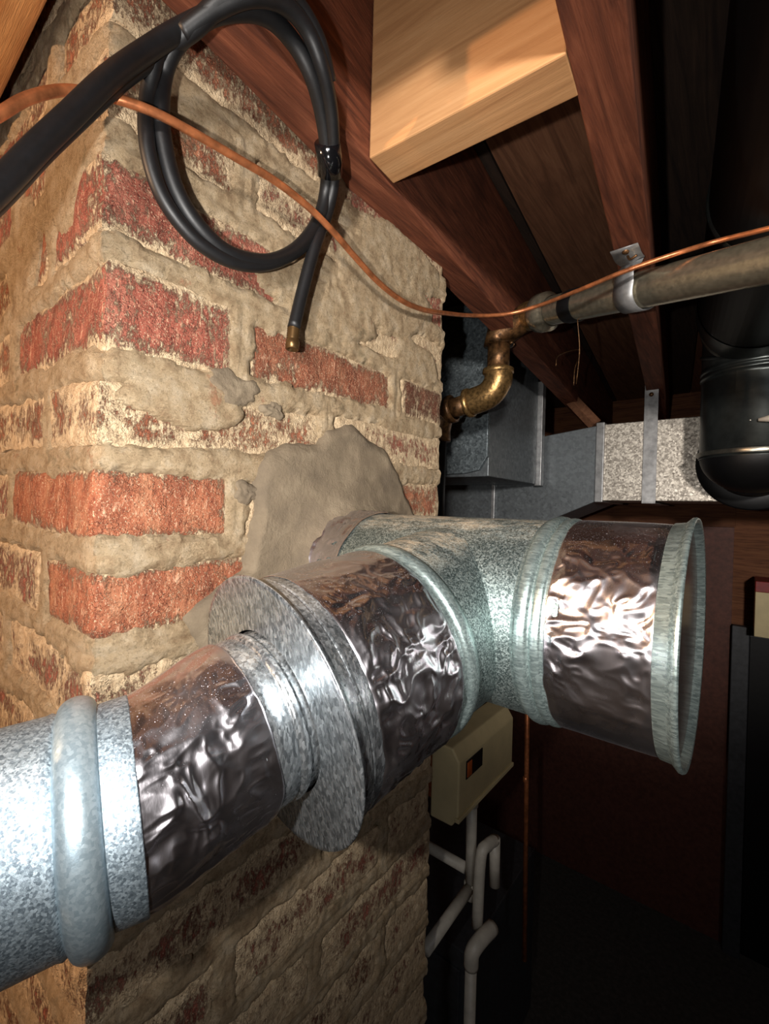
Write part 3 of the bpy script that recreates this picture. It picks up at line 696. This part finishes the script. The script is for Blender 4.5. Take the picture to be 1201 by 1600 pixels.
for a_ in np.linspace(0, math.pi, 18): pts.append(gc+side*rr*math.cos(a_)+dn*rr*math.sin(a_))
pts.append(gc-side*rr+np.array([0, 0, zj-.001]))
wh = np.array([-hor[1], hor[0], 0]); wh = wh if np.dot(wh, gd) > 0 else -wh
for k_, p_ in enumerate(pts):
    w_ = wh if k_ < nh-2 else gd
    V += [p_-w_*w, p_+w_*w]
o = mesh_obj('strap', V, [(2*i, 2*i+1, 2*i+3, 2*i+2) for i in range(len(pts)-1)], STRAPM, hs)
md = o.modifiers.new('thick', 'SOLIDIFY'); md.thickness = .0012
MB().lathe([(0, .0045), (.002, .004), (.003, .0002)], pts[1]-np.array([0, 0, .001]), (0, 0, -1), 12).build('nail', FITT, hs, True)
MB().tube(catmull([pts[2], pts[2]+np.array([.004, -.004, -.008]), pts[2]+np.array([.012, -.006, -.006])], 4), .0016, 8).build('nail', FITT, hs, True)

# ------------------------------------------------------------------ cable, copper tube, wires
def runout(out, L=.22):                       # carry on past the edge of the view
    d_ = out[0]-out[1]; d_ = d_/np.linalg.norm(d_); d_[0] = max(d_[0], .05)
    return [out[0]+d_*L, out[0]+d_*L*.5]+out
def wallpts(L, default): return [at(p[0], p[1], 0, p[2] if len(p) > 2 else default) for p in L]
def cabpts(L, xtop):                          # on the bricks below, in front of the joist above
    out = []
    for p in L:
        x = p[2]
        for _ in range(12):
            w_ = at(p[0], p[1], 0, x); x = .5*x+.5*max(p[2], .02+(xtop-.02)*min(1, max(0, (w_[2]-.045)/.05)))
        out.append(at(p[0], p[1], 0, x))
    return runout(out) if L[0][0] < 0 else out
cab = thing('coaxial_cable', at(370, 20, 0, .02), 'thick black cable coiled in a loop against the bricks, its end hanging down', 'cable')
c1 = [(-90, 372, .06), (0, 290, .05), (60, 228, .045), (110, 180, .042), (170, 122, .04), (230, 78, .037), (290, 42, .032), (350, 18, .030), (410, 22, .028), (455, 62, .026), (487, 120, .024), (505, 190, .024), (511, 250, .024), (509, 300, .024), (497, 345, .022), (470, 383, .020), (435, 405, .018), (395, 408, .018), (350, 392, .018), (308, 352, .018), (276, 300, .019), (258, 240, .02), (250, 180, .021), (254, 120, .022), (268, 78, .024), (295, 46, .027), (328, 24, .026), (360, 10, .022)]
c2 = [(285, 52, .030), (335, 16, .024), (390, -5, .022), (440, 5, .022), (478, 45, .022), (503, 105, .022), (517, 170, .022), (521, 240, .022), (520, 290, .022), (510, 335, .024), (495, 375, .024), (483, 415, .022), (470, 465, .02), (459, 512, .018)]
c3 = [(250, 60, .036), (240, 100, .028), (231, 150, .02), (228, 200, .016), (234, 250, .015), (250, 300, .015), (278, 345, .015), (315, 383, .015), (360, 408, .015), (405, 415, .014), (445, 403, .014), (480, 378, .015), (500, 340, .017), (510, 300, .02)]
c4 = [(-90, 385, .052), (0, 301, .044), (60, 238, .04), (120, 182, .036), (180, 128, .032), (240, 85, .028), (300, 45, .024), (345, 5, .02), (400, -14, .018), (455, 0, .018), (495, 60, .018), (514, 130, .018)]
MB().tube(catmull(cabpts(c1, 0.068), 8), .0062, 16).build('cable_loop', BLACKP, cab, True)
MB().tube(catmull(cabpts(c2, 0.082), 8), .0056, 16).build('cable_tail', BLACKP, cab, True)
MB().tube(catmull(cabpts(c3, 0.068), 8), .0052, 16).build('cable_loop', BLACKP, cab, True)
MB().tube(catmull(cabpts(c4, 0.08), 8), .0062, 16).build('cable_loop', BLACKP, cab, True)
MB().tube(cabpts([(511, 222, .024), (515, 250, .024), (515, 274, .024)], .072), .0112, 18).build('cable_tie_wrap', m_plain('glossy_black_tape', (14, 14, 16), .12), cab, True)
q0, q1 = at(459, 510, 0, .018), at(456, 546, 0, .018); dd = (q1-q0)/np.linalg.norm(q1-q0)
pr = [(0, .0045)]
for i in range(6): pr += [(.001+i*.002, .0058), (.002+i*.002, .0048)]
pr += [(.0135, .006), (.021, .006), (.0215, .0045), (.018, .004), (.018, .0002)]
MB().lathe(pr, q0, dd, 20).build('end_connector', m_plain('tarnished_brass', (120, 92, 58), .35, .8), cab, True)['label'] = 'tarnished brass screw connector'
cu = [(-110, 240, .03), (-40, 200, .03), (0, 178, .028), (45, 153, .026), (100, 141, .024), (150, 147, .024), (200, 160, .030), (250, 180, .034), (310, 212, .034), (370, 247, .034), (430, 283, .034), (480, 322, .034), (520, 362, .034), (555, 402, .030), (590, 440, .026), (625, 468, .022), (655, 482, .018), (684, 488, .014)]
w = runout(wallpts(cu, .025)) + [atd(735, 493, .70), atd(790, 491, .72), atd(840, 478, .70), atd(880, 463, .66), atd(920, 447, .62), atd(960, 430, .59), atd(1000, 415, .57), atd(1060, 395, .55), atd(1120, 377, .54), atd(1201, 357, .50), atd(1300, 332, .46)]
rr_ = np.linspace(.0030, .0030, (len(w)-1)*7+1)
tag(MB().tube(catmull(w, 7), rr_, 14).build('copper_tube', COPPER, None, True), 'thin bent copper tube crossing the bricks and running along the gas pipe', 'tube')
tag(MB().tube(catmull([G2-gd*.03-np.array([0, 0, GR]), atd(905, 548, .74), atd(900, 600, .76)], 5), .0009, 6).build('hanging_wire', FITT, None, True), 'thin wire hanging straight down behind the gas pipe', 'wire')
tag(MB().tube(catmull([atd(868, 572, .97), atd(873, 555, .97), atd(906, 547, .97), atd(898, 575, .96), atd(896, 602, .96)], 5), .0011, 6).build('bent_wire', FITT, None, True), 'small hooked wire bent over beside the duct riser', 'wire')
A_, B_ = at(803, 530, 1, 1.33), at(930, 664, 1, 1.33)
bd_ = (B_-A_)/np.linalg.norm(B_-A_)
tag(MB().tube([A_-bd_*.05, B_], .019, 4).build('diagonal_brace', BROWNWOOD, None, False), 'narrow diagonal wood brace between joist and bright duct', 'brace')

# ------------------------------------------------------------------ low background
XB_ = -.047
BZ = -.012
bxo = thing('control_box', (-.08, .7, -.78), 'cream plastic control box with a small dark window below the tee', 'box')
MB().prism([(-.105, -.79), (-.060, -.79), (XB_, -.768), (XB_, -.672), (-.062, -.650), (-.105, -.650)], 1, .60, .84).build('housing', CREAM, bxo, False, .003)
MB().box((XB_-.006, .598, -.778), (XB_+.003, .842, -.770)).build('lower_lip', CREAM, bxo, False, .001)
MB().box((XB_-.002, .625, -.712), (XB_+.0015, .69, -.678)).build('window', m_plain('smoked_plastic', (40, 34, 32), .15), bxo, False, .001)
MB().box((XB_-.001, .628, -.709), (XB_+.0025, .645, -.682)).build('rocker_switch', ORANGE, bxo, False, .001)
bxo.location.z -= .016
PR = .0108
def pvc(pts, label, ex=()):
    o = MB().tube(pts, PR, 18).build('pvc_pipe', PVC, None, True); return tag(o, label, 'pipe', None)
Y7 = .72
a = at(737, 1235, 1, Y7); b = at(735, 1392, 1, Y7)
t = thing('pvc_drain', b, 'white plastic drain pipe assembly dropping below the cream box', 'pipe')
MB().tube([a, b], PR, 18).build('upright', PVC, t, True)
MB().lathe([(0, PR), (.001, PR+.003), (.03, PR+.003), (.031, PR)], a, (0, 0, -1), 20).build('socket', PVC, t, True)
c = at(727, 1356, 1, Y7); MB().tube([c, c+np.array([-.16, 0.0, .0])], PR, 18).build('side_arm', PVC, t, True)
MB().tube([b+np.array([0, 0, .01]), b+np.array([-.005, -.16, -.005])], PR, 18).build('near_arm', PVC, t, True)
MB().lathe([(0, PR), (.001, PR+.003), (.03, PR+.003), (.031, PR)], b+np.array([0, 0, .018]), (0, 0, -1), 20).build('socket', PVC, t, True)
a = at(751, 1333, 1, .70); b = at(745, 1448, 1, .70)
t2 = thing('pvc_stub', b, 'short white plastic pipe standing right of the drain assembly', 'pipe')
MB().tube(catmull([b, a+np.array([0, 0, -.01]), a+np.array([.004, .02, .006]), a+np.array([.006, .05, 0])], 5), PR, 18).build('pipe', PVC, t2, True)
MB().tube([a+np.array([.006, .05, .006]), a+np.array([.008, .05, -.09])], PR, 18).build('return_pipe', PVC, t2, True)
a = at(738, 1478, 1, .66); 
t3 = thing('pvc_elbow_pipe', a, 'white plastic pipe with elbow at the bottom behind the chimney', 'pipe')
MB().tube(catmull([a+np.array([.012, .06, 0]), a+np.array([.006, .02, .0]), a+np.array([0, 0, -.012]), a+np.array([-.002, 0, -.04])], 5), PR+.003, 18).build('elbow', PVC, t3, True)
MB().tube([a+np.array([-.002, 0, -.035]), a+np.array([-.002, 0, -.5])], PR, 18).build('pipe', PVC, t3, True)
a, b = at(823, 1110, 1, 1.0), at(819, 1500, 1, 1.0)
ct = thing('copper_pipe', b, 'straight vertical copper pipe against the dark background', 'pipe')
MB().tube([at(826, 900, 1, 1.0), b], .0058, 16).build('pipe', COPPER, ct, True)
jn = at(821, 1222, 1, 1.0); MB().lathe([(0, .006), (.001, .0072), (.012, .0072), (.013, .006)], jn, (0, 0, 1), 16).build('coupling', COPPER, ct, True)
cbn = thing('steel_cabinet', (-.3, .9, FLZ), 'grey steel cabinet low down behind the chimney edge', 'cabinet')
MB().box((-.65, .96, FLZ), (-.20, 1.45, -1.40)).build('housing', GREYP, cbn, False, .004)
MB().box((-.62, .953, FLZ+.1), (-.22, .961, -1.45)).build('door', GREYP, cbn, False, .002)
dp = thing('door_post', (.36, Y1-.2, FLZ), 'grey steel post standing right of the dark doorway', 'post')
MB().box((.31, Y1-.07, FLZ), (.365, Y1-.03, -.66)).build('upright', GREYP, dp, False, .003)
MB().box((.365, Y1-.05, -.70), (.75, Y1-.03, -.66)).build('rail', GREYP, dp, False, .003)
MB().box((.365, Y1-.035, FLZ), (.75, Y1-.028, -.70)).build('panel', BLACKM, dp, False, .003)
cb = thing('carton', (.44, 2.0, -.68), 'beige carton with a red top at the right edge', 'box')
MB().box((.375, 1.98, -.66), (.6, Y1-.04, -.50)).build('body', CREAM, cb, False, .002)
MB().box((.374, 1.979, -.50), (.601, Y1-.04, -.462)).build('lid', RED, cb, False, .002)
for o in bpy.data.objects:
    if '_o' in o: del o['_o']
